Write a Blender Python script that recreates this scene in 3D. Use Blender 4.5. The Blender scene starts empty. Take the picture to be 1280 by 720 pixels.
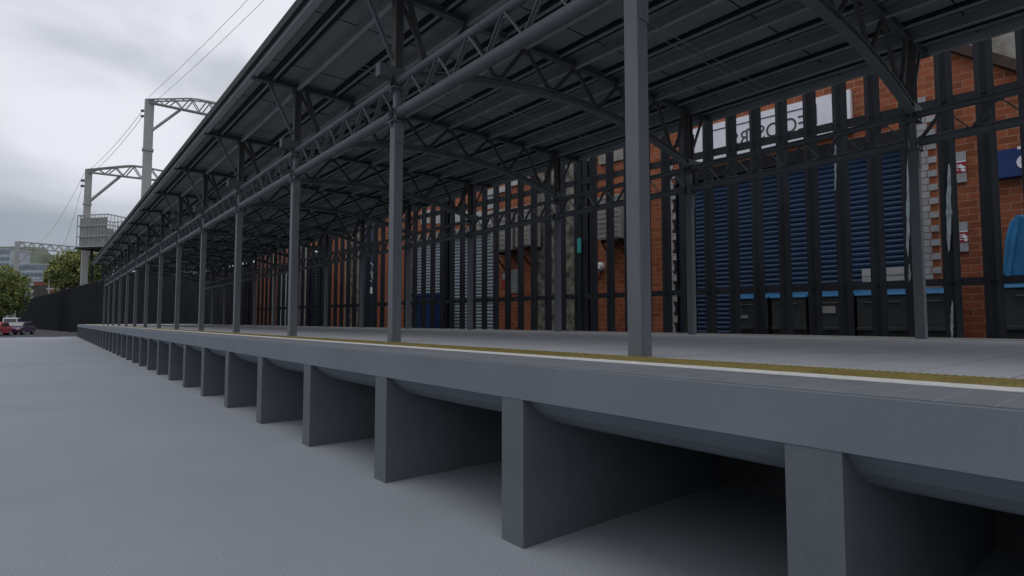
import bpy, bmesh, math, random
from mathutils import Vector, Matrix, noise
random.seed(7)
R = math.radians
scene = bpy.context.scene
COL = scene.collection

# ------------------------------------------------------------------ camera
CAMZ = 1.402
YAW, PITCH = 39.338, 3.359
cam_d = bpy.data.cameras.new("camera")
cam_d.lens = 20.0; cam_d.sensor_width = 36.0
cam_d.clip_start = 0.05; cam_d.clip_end = 5000
cam = bpy.data.objects.new("camera", cam_d); COL.objects.link(cam)
cam.location = (0, 0, CAMZ)
cam.rotation_euler = (R(90 + PITCH), 0, R(-YAW))
scene.camera = cam

# ------------------------------------------------------------------ world: overcast sky
SUN_AZ, SUN_EL = R(285), R(72)      # azimuth measured from +Y clockwise
w = bpy.data.worlds.new("World"); scene.world = w; w.use_nodes = True
nt = w.node_tree; nt.nodes.clear()
N = nt.nodes.new; L = nt.links.new
out = N("ShaderNodeOutputWorld"); bg = N("ShaderNodeBackground"); bg.inputs[1].default_value = 0.1
sky = N("ShaderNodeTexSky"); sky.sky_type = 'NISHITA'; sky.sun_disc = False
sky.sun_elevation = SUN_EL; sky.sun_rotation = SUN_AZ
tc = N("ShaderNodeTexCoord"); mp = N("ShaderNodeMapping"); mp.inputs['Scale'].default_value = (1.0, 1.0, 1.9)
L(tc.outputs['Generated'], mp.inputs[0])
nz = N("ShaderNodeTexNoise"); nz.inputs['Scale'].default_value = 2.9; nz.inputs['Detail'].default_value = 4; nz.inputs['Roughness'].default_value = .43
nz.inputs['Distortion'].default_value = .3
L(mp.outputs[0], nz.inputs['Vector'])
# cloud brightness also depends on the height over the horizon
sp = N("ShaderNodeSeparateXYZ"); L(tc.outputs['Generated'], sp.inputs[0])
hr = N("ShaderNodeMapRange"); hr.inputs[1].default_value = 0.08; hr.inputs[2].default_value = 0.42
hr.inputs[3].default_value = -0.08; hr.inputs[4].default_value = 0.16; L(sp.outputs[2], hr.inputs[0])
ad = N("ShaderNodeMath"); ad.operation = 'ADD'; L(nz.outputs[0], ad.inputs[0]); L(hr.outputs[0], ad.inputs[1])
cr = N("ShaderNodeValToRGB"); L(ad.outputs[0], cr.inputs[0]); cr.color_ramp.interpolation = 'EASE'
el = cr.color_ramp.elements
el[0].position = .30; el[0].color = (.33, .375, .43, 1)
el[1].position = .66; el[1].color = (.84, .85, .92, 1)
e = el.new(.46); e.color = (.56, .59, .65, 1)
sc = N("ShaderNodeVectorMath"); sc.operation = 'SCALE'; sc.inputs['Scale'].default_value = 10.0
L(cr.outputs[0], sc.inputs[0])
mx = N("ShaderNodeMixRGB"); mx.inputs[0].default_value = .95
L(sky.outputs[0], mx.inputs[1]); L(sc.outputs[0], mx.inputs[2]); L(mx.outputs[0], bg.inputs[0]); L(bg.outputs[0], out.inputs[0])

# ------------------------------------------------------------------ sun (soft, through the cloud)
sd = bpy.data.lights.new("sun", 'SUN'); sd.energy = 0.5; sd.angle = R(30); sd.color = (1, .97, .93)
so = bpy.data.objects.new("sun", sd); COL.objects.link(so)
dirv = Vector((math.sin(SUN_AZ) * math.cos(SUN_EL), math.cos(SUN_AZ) * math.cos(SUN_EL), math.sin(SUN_EL)))
so.rotation_euler = dirv.to_track_quat('Z', 'Y').to_euler(); so.location = (-20, 0, 40)

scene.view_settings.view_transform = 'Standard'; scene.view_settings.look = 'None'
scene.view_settings.exposure = 0; scene.view_settings.gamma = 1
scene.render.engine = 'CYCLES'
scene.cycles.diffuse_bounces = 1
scene.cycles.max_bounces = 6

# ------------------------------------------------------------------ materials
def mat(name, col, rough=.8, var=.12, vscale=3.0, bump=.0, bscale=60, metal=0, grain=.0, spec=.3, col2=None, stretch=None):
    m = bpy.data.materials.new(name); m.use_nodes = True
    t = m.node_tree; b = t.nodes['Principled BSDF']
    b.inputs['Roughness'].default_value = rough; b.inputs['Metallic'].default_value = metal
    b.inputs['Specular IOR Level'].default_value = spec
    c = t.nodes.new("ShaderNodeTexCoord"); src = c.outputs['Object']
    if stretch:
        mm = t.nodes.new("ShaderNodeMapping"); mm.inputs['Scale'].default_value = stretch
        t.links.new(src, mm.inputs[0]); src = mm.outputs[0]
    n = t.nodes.new("ShaderNodeTexNoise"); n.inputs['Scale'].default_value = vscale
    n.inputs['Detail'].default_value = 8; n.inputs['Roughness'].default_value = .62
    t.links.new(src, n.inputs['Vector'])
    rp = t.nodes.new("ShaderNodeValToRGB"); t.links.new(n.outputs[0], rp.inputs[0])
    lo = [max(0, x * (1 - var * 1.6)) for x in col]; hi = [x * (1 + var * 1.2) for x in (col2 or col)]
    rp.color_ramp.elements[0].position = .32; rp.color_ramp.elements[0].color = (*lo, 1)
    rp.color_ramp.elements[1].position = .68; rp.color_ramp.elements[1].color = (*hi, 1)
    last = rp.outputs[0]
    if grain:
        g = t.nodes.new("ShaderNodeTexNoise"); g.inputs['Scale'].default_value = 95; g.inputs['Detail'].default_value = 2
        t.links.new(c.outputs['Object'], g.inputs['Vector'])
        mr = t.nodes.new("ShaderNodeMapRange"); mr.inputs[1].default_value = .3; mr.inputs[2].default_value = .7
        mr.inputs[3].default_value = 1 - grain; mr.inputs[4].default_value = 1 + grain
        t.links.new(g.outputs[0], mr.inputs[0])
        v = t.nodes.new("ShaderNodeVectorMath"); v.operation = 'SCALE'
        t.links.new(last, v.inputs[0]); t.links.new(mr.outputs[0], v.inputs['Scale']); last = v.outputs[0]
    t.links.new(last, b.inputs['Base Color'])
    if bump:
        n2 = t.nodes.new("ShaderNodeTexNoise"); n2.inputs['Scale'].default_value = bscale; n2.inputs['Detail'].default_value = 5
        t.links.new(c.outputs['Object'], n2.inputs['Vector'])
        bp = t.nodes.new("ShaderNodeBump"); bp.inputs['Strength'].default_value = bump; bp.inputs['Distance'].default_value = .02
        t.links.new(n2.outputs[0], bp.inputs['Height']); t.links.new(bp.outputs[0], b.inputs['Normal'])
    return m

def tiles(name, col, mortar, bw, bh, ms, axes, var=.25, rough=.85, offset=.5, bump=.3, dirt=.25, col2=None):
    """bricks / pavers; axes = which object coordinates run along and up"""
    m = bpy.data.materials.new(name); m.use_nodes = True
    t = m.node_tree; b = t.nodes['Principled BSDF']; b.inputs['Roughness'].default_value = rough
    b.inputs['Specular IOR Level'].default_value = .25
    c = t.nodes.new("ShaderNodeTexCoord"); s = t.nodes.new("ShaderNodeSeparateXYZ"); t.links.new(c.outputs['Object'], s.inputs[0])
    k = t.nodes.new("ShaderNodeCombineXYZ")
    t.links.new(s.outputs[axes[0]], k.inputs[0]); t.links.new(s.outputs[axes[1]], k.inputs[1])
    br = t.nodes.new("ShaderNodeTexBrick"); t.links.new(k.outputs[0], br.inputs['Vector'])
    br.offset = offset
    br.inputs['Color1'].default_value = (*[x * (1 - var) for x in col], 1)
    br.inputs['Color2'].default_value = (*[x * (1 + var) for x in (col2 or col)], 1)
    br.inputs['Mortar'].default_value = (*mortar, 1)
    br.inputs['Scale'].default_value = 1; br.inputs['Mortar Size'].default_value = ms
    br.inputs['Mortar Smooth'].default_value = .3
    br.inputs['Brick Width'].default_value = bw; br.inputs['Row Height'].default_value = bh
    n = t.nodes.new("ShaderNodeTexNoise"); n.inputs['Scale'].default_value = .9; n.inputs['Detail'].default_value = 9
    n.inputs['Roughness'].default_value = .7
    t.links.new(c.outputs['Object'], n.inputs['Vector'])
    mr = t.nodes.new("ShaderNodeMapRange"); mr.inputs[1].default_value = .3; mr.inputs[2].default_value = .7
    mr.inputs[3].default_value = 1 - dirt; mr.inputs[4].default_value = 1 + dirt * .6
    t.links.new(n.outputs[0], mr.inputs[0])
    v = t.nodes.new("ShaderNodeVectorMath"); v.operation = 'SCALE'
    t.links.new(br.outputs[0], v.inputs[0]); t.links.new(mr.outputs[0], v.inputs['Scale'])
    t.links.new(v.outputs[0], b.inputs['Base Color'])
    if bump:
        bp = t.nodes.new("ShaderNodeBump"); bp.inputs['Strength'].default_value = bump; bp.inputs['Distance'].default_value = .02
        iv = t.nodes.new("ShaderNodeMath"); iv.operation = 'SUBTRACT'; iv.inputs[0].default_value = 1
        t.links.new(br.outputs['Fac'], iv.inputs[1]); t.links.new(iv.outputs[0], bp.inputs['Height'])
        t.links.new(bp.outputs[0], b.inputs['Normal'])
    return m

M = dict(
    steel=mat("painted_steel", (.094, .104, .115), .62, .09, 2.2, .05, 90, grain=.05, stretch=(1, 1, .35)),
    column=mat("column_paint", (.124, .133, .146), .6, .08, 2.5, .05, 120, grain=.06, stretch=(3, 3, .4)),
    arch_steel=mat("arch_paint", (.150, .165, .172), .65, .08, 2.2, .05, 80, grain=.05),
    backing_dark=mat("backing_wall_dark", (.030, .028, .028), .9, .3, .8, .2, 5),  # plain dark tone for the added backing wall
    fascia=mat("fascia_paint", (.030, .032, .034), .8, .1, 2),
    dark_steel=mat("dark_steel", (.092, .095, .098), .7, .15, 3.5, .08, 70, grain=.06, col2=(.085, .078, .072)),
    roof=mat("roof_sheet", (.205, .234, .238), .75, .10, 1.4, .04, 40, grain=.07),
    roof_dark=mat("roof_shade_and_joint", (.015, .016, .018), .9, .1),  # near black: painted shadow gaps beside the rails, and the sheet joints
    purlin_web=mat("purlin_web_paint", (.20, .215, .215), .7, .1, 2),
    purlin=mat("purlin_paint", (.30, .33, .335), .65, .08, 2, .05, 80),
    concrete=mat("grey_concrete", (.148, .170, .194), .85, .05, 1.1, .03, 120, grain=.05),
    pier=mat("pier_concrete", (.115, .128, .144), .88, .08, 1.4, .05, 120, grain=.07),
    apron=mat("apron_concrete", (.255, .278, .31), .92, .05, .35, .22, 80, grain=.20),
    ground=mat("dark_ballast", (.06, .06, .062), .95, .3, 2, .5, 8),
    white=mat("white_line_paint", (.70, .70, .68), .7, .10, 14, .05, 60, grain=.05),
    yellow=mat("tactile_yellow", (.215, .175, .05), .75, .14, 9, .25, 260, grain=.12),
    fence=mat("fence_paint", (.015, .018, .023), .65, .25, 1.3, .06, 20, grain=.06, spec=.2, stretch=(1, 1, .3)),
    paint_patch=mat("peeled_primer", (.22, .26, .29), .8, .3, 4),
    brick=tiles("orange_brick", (.290, .090, .042), (.34, .185, .12), .50, .225, .018, (1, 2), .22),
    quoin=tiles("pale_quoin", (.36, .37, .38), (.24, .16, .12), .50, .225, .02, (1, 2), .12),
    stone=mat("rubble_stone", (.105, .092, .070), .95, .5, 2.4, .9, 3, grain=.15, col2=(.19, .18, .15)),
    render=mat("weathered_render", (.26, .245, .215), .9, .28, 2.2, .5, 5, grain=.1),
    blue_shutter=mat("blue_shutter", (.024, .052, .112), .5, .12, .7),
    navy_shutter=mat("navy_shutter", (.012, .02, .05), .5, .12, .7),
    grey_shutter=mat("grey_shutter", (.27, .33, .36), .5, .10, .6),
    ac_casing=mat("ac_casing", (.30, .29, .265), .7, .12, 1.5),
    pale=mat("pale_panel", (.42, .42, .40), .7, .10, 2),
    sign_white=mat("sign_white", (.82, .83, .88), .5, .05, 2),
    sign_ink=mat("sign_ink", (.06, .065, .08), .6, .1),
    black=mat("black_metal", (.012, .013, .015), .7, .2),
    sign_blue=mat("sign_blue", (.018, .05, .17), .45, .1, 2),
    sign_red=mat("sign_red", (.33, .022, .035), .5, .12, 9),
    sign_grey=mat("sign_grey", (.34, .36, .38), .5, .1),
    bin_grey=mat("bin_plastic", (.052, .058, .060), .5, .2, 1.5, .05),
    bin_lid=mat("bin_lid_blue", (.03, .17, .36), .45, .12, 2),
    tarp=mat("blue_tarpaulin", (.04, .24, .50), .5, .12, 1.2, .2, 3),
    teal=mat("teal_sticker", (.02, .21, .20), .6, .1),
    timber=mat("dark_timber", (.06, .04, .03), .8, .2, 3),
    mast=mat("galvanised_mast", (.36, .365, .35), .6, .12, .8, .05, 9, stretch=(1, 1, .2)),
    mast_dark=mat("gantry_steel", (.28, .285, .28), .6, .15, 1),
    wire=mat("wire", (.22, .22, .24), .6, .05),
    glass=mat("office_glass", (.14, .20, .24), .15, .25, .15, spec=.5),
    office=mat("office_panel", (.42, .46, .50), .6, .1, .3),
    hill=mat("hazed_hill_green", (.115, .135, .105), .95, .35, .05, 0),  # greyed so that distance haze is part of the colour
    bark=mat("bark", (.06, .05, .04), .95, .2, 4),
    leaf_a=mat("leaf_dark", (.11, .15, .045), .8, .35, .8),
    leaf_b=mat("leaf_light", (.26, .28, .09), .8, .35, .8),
    red=mat("red_car_paint", (.38, .012, .03), .3, .05, spec=.5),
    purple=mat("purple_paint", (.05, .02, .07), .4, .08, spec=.5),
    van=mat("white_car_paint", (.6, .62, .64), .35, .05, spec=.5),
    tyre=mat("tyre", (.02, .02, .02), .9, .1),
    car_glass=mat("car_glass", (.03, .035, .04), .1, .1, spec=.6),
    lamp=mat("lamp_lens", (.6, .5, .45), .2, .1, spec=.6),
)
pav = tiles("platform_paving", (.42, .435, .46), (.26, .27, .28), .60, .40, .006, (0, 1), .05, bump=.15, dirt=.07, offset=.5)
edge_pav = tiles("edge_paving", (.175, .188, .205), (.27, .28, .29), .24, .16, .0025, (0, 1), .05, bump=.1, dirt=.08, offset=.5)

# ------------------------------------------------------------------ mesh builder
FRA = R(5.6)                       # the fence and the street behind run 5.6 degrees off the platform
ROT = Matrix.Rotation(FRA, 4, 'Z')
I4 = Matrix.Identity(4)

class MB:
    def __init__(s, xf=None): s.v = []; s.f = []; s.xf = xf; s.sm = []
    def add(s, vs, fs, smooth=False):
        o = len(s.v)
        s.v += [tuple(s.xf @ Vector(p)) if s.xf else tuple(p) for p in vs]
        s.f += [tuple(i + o for i in f) for f in fs]; s.sm += [smooth] * len(fs)
    def box(s, x0, x1, y0, y1, z0, z1):
        x0, x1 = sorted((x0, x1)); y0, y1 = sorted((y0, y1)); z0, z1 = sorted((z0, z1))
        s.add([(x0,y0,z0),(x1,y0,z0),(x1,y1,z0),(x0,y1,z0),(x0,y0,z1),(x1,y0,z1),(x1,y1,z1),(x0,y1,z1)],
              [(0,3,2,1),(4,5,6,7),(0,1,5,4),(1,2,6,5),(2,3,7,6),(3,0,4,7)])
        return s
    def cbox(s, x0, x1, y0, y1, z0, z1, c=.01):
        """box with chamfered vertical edges (and top rim when tall)"""
        x0, x1 = sorted((x0, x1)); y0, y1 = sorted((y0, y1))
        p = [(x0+c,y0),(x1-c,y0),(x1,y0+c),(x1,y1-c),(x1-c,y1),(x0+c,y1),(x0,y1-c),(x0,y0+c)]
        n = 8
        s.add([(a,b,z0) for a,b in p] + [(a,b,z1) for a,b in p],
              [tuple(range(n-1,-1,-1)), tuple(range(n,2*n))] + [(i,(i+1)%n,(i+1)%n+n,i+n) for i in range(n)])
        return s
    def bar(s, a, b, w, h=None, up=(0,0,1)):
        a = Vector(a); b = Vector(b); h = h or w; d = (b-a).normalized(); u = Vector(up)
        if abs(d.dot(u)) > .98: u = Vector((1,0,0))
        x = d.cross(u).normalized(); y = x.cross(d).normalized()
        q = [(-w/2,-h/2),(w/2,-h/2),(w/2,h/2),(-w/2,h/2)]
        s.add([a+x*i+y*j for i,j in q] + [b+x*i+y*j for i,j in q],
              [(0,1,2,3)[::-1],(4,5,6,7),(0,1,5,4),(1,2,6,5),(2,3,7,6),(3,0,4,7)])
        return s
    def tube(s, a, b, r, n=14, r2=None):
        a = Vector(a); b = Vector(b); r2 = r if r2 is None else r2; d = (b-a).normalized(); u = Vector((0,0,1))
        if abs(d.dot(u)) > .98: u = Vector((1,0,0))
        x = d.cross(u).normalized(); y = x.cross(d)
        ring = lambda c, k: [c + x*math.cos(t*2*math.pi/n)*k + y*math.sin(t*2*math.pi/n)*k for t in range(n)]
        s.add(ring(a,r)+ring(b,r2), [(i,(i+1)%n,(i+1)%n+n,i+n) for i in range(n)], True)
        s.add(ring(a,r)+ring(b,r2), [tuple(range(n))[::-1], tuple(range(n,2*n))])
        return s
    def path(s, pts, r, n=6):
        for a, b in zip(pts, pts[1:]): s.tube(a, b, r, n)
        return s
    def extrude_y(s, prof, y0, y1):
        """closed profile of (x,z), extruded along y"""
        n = len(prof)
        s.add([(x,y0,z) for x,z in prof] + [(x,y1,z) for x,z in prof],
              [tuple(range(n)), tuple(range(2*n-1,n-1,-1))] + [(i,i+n,(i+1)%n+n,(i+1)%n) for i in range(n)])
        return s
    def extrude_x(s, prof, x0, x1):
        n = len(prof)
        s.add([(x0,y,z) for y,z in prof] + [(x1,y,z) for y,z in prof],
              [tuple(range(n)), tuple(range(2*n-1,n-1,-1))] + [(i,i+n,(i+1)%n+n,(i+1)%n) for i in range(n)])
        return s
    def extrude_z(s, prof, z0, z1):
        n = len(prof)
        s.add([(x,y,z0) for x,y in prof] + [(x,y,z1) for x,y in prof],
              [tuple(range(n)), tuple(range(2*n-1,n-1,-1))] + [(i,i+n,(i+1)%n+n,(i+1)%n) for i in range(n)])
        return s
    def build(s, name, m, parent=None, origin=None, bevel=0):
        """verts are given in world (or in self.xf) space; origin shifts the object's own origin"""
        pm = parent['_m'] if False else (WM[parent.name] if parent else I4)
        o = Vector(origin) if origin else (pm.translation.copy())
        if s.xf and origin: o = s.xf @ Vector(origin)
        rot = pm.to_3x3().to_4x4() if parent else I4
        wm = Matrix.Translation(o) @ rot
        inv = wm.inverted()
        me = bpy.data.meshes.new(name); me.from_pydata([inv @ Vector(p) for p in s.v], [], s.f)
        me.materials.append(m if not isinstance(m, str) else M[m])
        bm = bmesh.new(); bm.from_mesh(me); bmesh.ops.recalc_face_normals(bm, faces=bm.faces); bm.to_mesh(me); bm.free()
        me.polygons.foreach_set('use_smooth', s.sm)
        ob = bpy.data.objects.new(name, me); COL.objects.link(ob)
        if parent:
            ob.parent = parent; ml = pm.inverted() @ wm
        else: ml = wm
        ob.location = ml.translation; ob.rotation_euler = ml.to_euler()
        WM[ob.name] = wm
        if bevel:
            b = ob.modifiers.new('bevel', 'BEVEL'); b.width = bevel; b.segments = 2; b.limit_method = 'ANGLE'
        return ob
WM = {}
def tag(o, label=None, cat=None, group=None, kind=None):
    if label: o['label'] = label
    if cat: o['category'] = cat
    if group: o['group'] = group
    if kind: o['kind'] = kind
    return o
def thing(name, label, cat, loc=(0,0,0), rz=0, group=None):
    o = bpy.data.objects.new(name, None); COL.objects.link(o); o.empty_display_size = .3
    o.location = loc; o.rotation_euler = (0,0,rz)
    WM[o.name] = Matrix.Translation(loc) @ Matrix.Rotation(rz, 4, 'Z')
    return tag(o, label, cat, group)
def clone(o, dloc=(0,0,0), parent=None):
    c = o.copy(); COL.objects.link(c)
    if parent: c.parent = parent
    c.location = Vector(o.location) + Vector(dloc)
    for ch in o.children:
        k = ch.copy(); COL.objects.link(k); k.parent = c
    return c
def text_mesh(mb, body, size, place, depth=.01, spacing=1.0):
    """flat lettering; place(x, y, z) maps letter coordinates to the frame"""
    cu = bpy.data.curves.new('t', 'FONT'); cu.body = body; cu.size = size; cu.space_character = spacing
    cu.align_x = 'CENTER'; cu.align_y = 'CENTER'; cu.extrude = depth; cu.resolution_u = 4
    ob = bpy.data.objects.new('t', cu)
    me = bpy.data.meshes.new_from_object(ob)
    mb.add([place(*v.co) for v in me.vertices], [tuple(p.vertices) for p in me.polygons])
    bpy.data.objects.remove(ob); bpy.data.curves.remove(cu); bpy.data.meshes.remove(me)

# ------------------------------------------------------------------ ground
LOW = -0.9
g = MB(); g.add([(-2500,-2500,LOW),(2500,-2500,LOW),(2500,2500,LOW),(-2500,2500,LOW)], [(0,1,2,3)])
tag(g.build('ground', 'ground'), kind='structure')
ap = MB(); ap.extrude_y([(-60,LOW-.2),(12.6,LOW-.2),(12.6,0),(-60,0)], -25, 65.9)
ap.extrude_y([(1.2,-.3),(12.3,-.3),(12.3,.02),(1.4,.02),(1.2,0)], 65.9, 66.6)
tag(ap.build('pavement', 'apron', origin=(0,0,0)), kind='structure')

# ------------------------------------------------------------------ station platform
PT = CAMZ - .273                     # platform top
ED, FB = 2.331, CAMZ - .490          # edge, fascia bottom
P1, P0 = 65.86, -12.0
FE = 11.63
plat = thing('station_platform', 'long raised grey concrete platform on open pier walls under the canopy', 'platform', (6.98, 27, 0))
d = MB()
prof = [(ED, PT-.004), (ED+.004, PT), (FE-.004, PT), (FE, PT-.004), (FE, FB), (FE-.063, FB-.013)]
cove = [(ED+.335, CAMZ-.676), (ED+.235, CAMZ-.642), (ED+.14, CAMZ-.584), (ED+.075, CAMZ-.525), (ED+.055, FB)]
prof += [(FE-.335, CAMZ-.676)] + cove + [(ED, FB)]
d.extrude_y(prof, P0, P1)
d.build('deck', 'concrete', plat)
s_ = MB(); s_.box(ED+.012, ED+.552, P0, P1, PT+.001, PT+.004); s_.build('edge_paving', edge_pav, plat)
s_ = MB(); s_.box(3.505, FE-.9, P0, P1, PT+.001, PT+.004); s_.build('paving', pav, plat)
for k, (a, b) in enumerate(((ED+.554, ED+.718), (FE-.718, FE-.60))):
    l_ = MB(); l_.box(a, b, P0, P1, PT+.001, PT+.007); l_.build('white_line', 'white', plat)
s_ = MB(); s_.box(FE-.598, FE-.012, P0, P1, PT+.001, PT+.004); s_.build('edge_paving', edge_pav, plat)
def tact(x0, x1, dots):
    t = MB(); t.box(x0, x1, P0, P1, PT+.001, PT+.006)
    if dots:
        sp_ = .036; ny = int(9/sp_); nx = int((x1-x0-.03)/sp_)
        for j in range(ny):
            y = .0 + j*sp_
            for i in range(nx):
                x = x0 + .03 + i*sp_
                b = [(x+math.cos(a)*.0125, y+math.sin(a)*.0125, PT+.006) for a in (R(q) for q in range(0,360,60))]
                tt = [(x+math.cos(a)*.008, y+math.sin(a)*.008, PT+.0125) for a in (R(q) for q in range(0,360,60))]
                t.add(b+tt, [(i_,(i_+1)%6,(i_+1)%6+6,i_+6) for i_ in range(6)] + [tuple(range(6,12))])
    return t
tact(ED+.720, 3.503, True).build('tactile_strip', 'yellow', plat)
tact(FE-1.13, FE-.72, False).build('tactile_strip', 'yellow', plat)
# joint grooves of the fascia units
PS0, PSP, PTH = 2.737-1.8445, 1.8445, .215
pp = MB(); pp.box(ED+.003, FE-.003, 0, PTH, 0.0, FB-.001)
first = pp.build('pier_wall', 'pier', plat, origin=(6.98, 0, 0))
first.location.y += PS0 - PSP*4
npier = int((P1-(PS0-PSP*4))/PSP)+1
for k in range(1, npier):
    clone(first, (0, PSP*k, 0), plat)
e_ = MB(); e_.box(4.6, 4.8, P0, P1-.3, 0, CAMZ-.68); e_.build('bay_darkening_wall', 'ground', plat)  # dark wall added to soak up bounced light and darken the bays

# ------------------------------------------------------------------ station canopy
def H(h): return CAMZ + h
DN, DFR, S0, SPC = 3.559, 10.399, 2.786, 4.0
MID = (DN+DFR)/2
NB0, NB1 = -2, 13
can = thing('station_canopy', 'long flat steel canopy with lattice girders and arched trusses over the platform', 'canopy', (MID, 27, PT))
HB, HT, HR = 2.784, 3.215, 4.45      # lower chord, upper chord, roof truss chord (above the eye)
CW = .066
def column(D, sg):
    """sg = -1 for the row at the near edge, +1 for the far row"""
    y = S0
    c = MB(); c.cbox(D-CW, D+CW, y-CW, y+CW, PT, H(2.66), .004)
    c.cbox(D-.045, D+.045, y-.045, y+.045, H(2.66), H(3.16), .018)
    o = c.build('column', 'column', can, origin=(D, y, PT))
    s = MB(); s.cbox(D-.04, D+CW+.004, y-CW-.010, y-CW-.001, H(2.375), H(2.655), .003)
    s.cbox(D-.04, D+CW+.004, y+CW+.001, y+CW+.010, H(2.375), H(2.655), .003); s.build('cover_plate', 'column', o)
    for h in (2.665, 3.115):
        p = MB()
        p.box(D-.11, D+.11, y-.105, y+.105, H(h)-.012, H(h)+.002)
        for a, b in ((-.095, -.06), (-.095, .05)):
            p.box(D+sg*.10, D+sg*.092, y+a, y+a+.02, H(h), H(h)+.16)
        p.box(D+sg*.075, D+sg*.105, y-.014, y+.014, H(h)-.07, H(h)-.014)
        for a in (-.085, .085):
            for b in (-.085, .085): p.tube((D+a, y+b, H(h)-.028), (D+a, y+b, H(h)+.022), .011, 6)
        p.build('flange_plate', 'steel', o)
    st = MB(); st.cbox(D+sg*.29, D-sg*.10, y-.062, y+.062, H(3.235), H(3.40), .006); st.build('bracket_block', 'steel', o)
    po = MB(); po.cbox(D-.055, D+.055, y-.02, y+.02, H(3.16), H(4.42), .004)
    po.box(D-.062, D-.045, y-.062, y+.062, H(3.40), H(4.42)); po.box(D+.045, D+.062, y-.062, y+.062, H(3.40), H(4.42))
    po.build('post', 'dark_steel', o)
    br = MB(); br.bar((D+sg*.53, y, H(4.42)), (D+sg*.075, y, H(3.52)), .05, .035, (0,1,0)); br.build('strut', 'steel', o)
    b2 = MB(); b2.bar((D-sg*.17, y, H(4.42)), (D-sg*.40, y, H(3.62)), .075, .05, (0,1,0)); b2.build('strut', 'dark_steel', o)
    return o
cn = column(DN, -1); cf = column(DFR, 1)
for o in (cn, cf):
    for n in range(NB0, NB1+1):
        if n: clone(o, (0, SPC*n, 0), can)

def girder(D):
    y0, y1 = S0+.07, S0+SPC-.07
    c = MB(); c.tube((D,y0,H(HB)), (D,y1,H(HB)), .072, 20); o = c.build('girder_chord', 'steel', can, origin=(D, S0, H(HB)))
    c = MB(); c.tube((D,y0,H(HT)), (D,y1,H(HT)), .052, 20)
    for yy in (y0+.02, y1-.02):
        for h, r_ in ((HB,.086),(HT,.066)): c.tube((D,yy-.012,H(h)), (D,yy+.012,H(h)), r_, 16)
    c.build('upper_chord', 'steel', o)
    l = MB()
    for k in range(6):
        t = .10+.16*k
        yt, ya, yb = S0+SPC*t, S0+SPC*(t-.08)+.02, S0+SPC*(t+.08)-.02
        l.bar((D-.012,ya,H(HB)+.05), (D-.012,yt-.02,H(HT)-.03), .018, .034, (1,0,0))
        l.bar((D+.012,yt+.02,H(HT)-.03), (D+.012,yb,H(HB)+.05), .055, .022, (1,0,0))
        l.bar((D-.004,yt+.02,H(HT)-.03), (D-.004,yb,H(HB)+.05), .012, .05, (1,0,0))
        l.box(D-.006, D+.006, yt-.05, yt+.05, H(HT)-.085, H(HT)-.04)
    l.build('lacing', 'steel', o)
    return o
for D in (DN, DFR):
    o = girder(D)
    for n in range(NB0, NB1):
        if n: clone(o, (0, SPC*n, 0), can)

def archz(D): return 3.80 - .50*((D-MID)/(DFR-MID))**2
def truss():
    y = S0
    t = MB(); a, b = 2.74, 11.22
    t.box(a, b, y-.055, y+.055, H(4.485), H(4.50)); t.box(a, b, y-.008, y+.008, H(4.415), H(4.485)); t.box(a, b, y-.055, y+.055, H(4.40), H(4.415))
    for i in range(7):
        D = DN + i*(DFR-DN)/6
        t.box(D-.09, D+.09, y-.011, y+.011, H(4.29), H(4.41))
    t.box(a-.004, a+.012, y-.06, y+.06, H(4.395), H(4.505)); t.box(b-.012, b+.004, y-.06, y+.06, H(4.395), H(4.505))
    o = t.build('cross_truss', 'steel', can, origin=(MID, y, H(4.40)))
    r = MB(); n = 26; P = [DN+.05+(DFR-DN-.1)*i/n for i in range(n+1)]
    for p, q in zip(P, P[1:]):
        A, B = (p, y, H(archz(p))), (q, y, H(archz(q)))
        up = lambda h: ((p, y, H(archz(p))+h), (q, y, H(archz(q))+h))
        u, v = up(-.056); r.bar(u, v, .125, .014)
        u, v = up(0); r.bar(u, v, .012, .10)
        u, v = up(.056); r.bar(u, v, .105, .014)
    r.build('arch', 'arch_steel', o)
    wv = MB(); st = (DFR-DN)/6
    for i in range(6):
        T0, B_, T1 = DN+i*st, DN+(i+.5)*st, DN+(i+1)*st
        zb = H(archz(B_))+.05
        for T in (T0, T1):
            dx = .03 if T < B_ else -.03
            wv.bar((T+dx, y-.012, H(4.38)), (B_-dx, y-.012, zb), .065, .014, (0,1,0))
            wv.bar((T+dx, y+.006, H(4.38)), (B_-dx, y+.006, zb), .014, .065, (0,1,0))
        wv.box(B_-.08, B_+.08, y-.009, y+.009, zb-.02, zb+.07)
    wv.build('web', 'dark_steel', o)
    return o
tr = truss()
for n in range(NB0, NB1+1):
    if n: clone(tr, (0, SPC*n, 0), can)

RY0, RY1 = S0+SPC*NB0-1.0, S0+SPC*NB1+.9
rf = MB(); rf.box(2.66, 11.36, RY0, RY1, H(4.545), H(4.60))
roof = rf.build('roof', 'roof', can)
x = MB(); 
x.extrude_y([(2.63,H(4.49)),(2.648,H(4.49)),(2.648,H(4.63)),(2.63,H(4.63))], RY0-.02, RY1+.02)
x.extrude_y([(11.372,H(4.49)),(11.39,H(4.49)),(11.39,H(4.63)),(11.372,H(4.63))], RY0-.02, RY1+.02)
x.box(2.648, 2.672, RY0-.02, RY1+.02, H(4.492), H(4.50)); x.box(11.348, 11.372, RY0-.02, RY1+.02, H(4.492), H(4.50))
x.box(2.66, 11.36, RY1+.002, RY1+.02, H(4.47), H(4.61))
x.build('fascia', 'fascia', roof)
for a in (2.76, 11.26):
    e = MB(); e.box(a-.055, a+.055, RY0, RY1, H(4.435), H(4.545)); e.build('edge_beam', 'purlin', roof)
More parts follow.
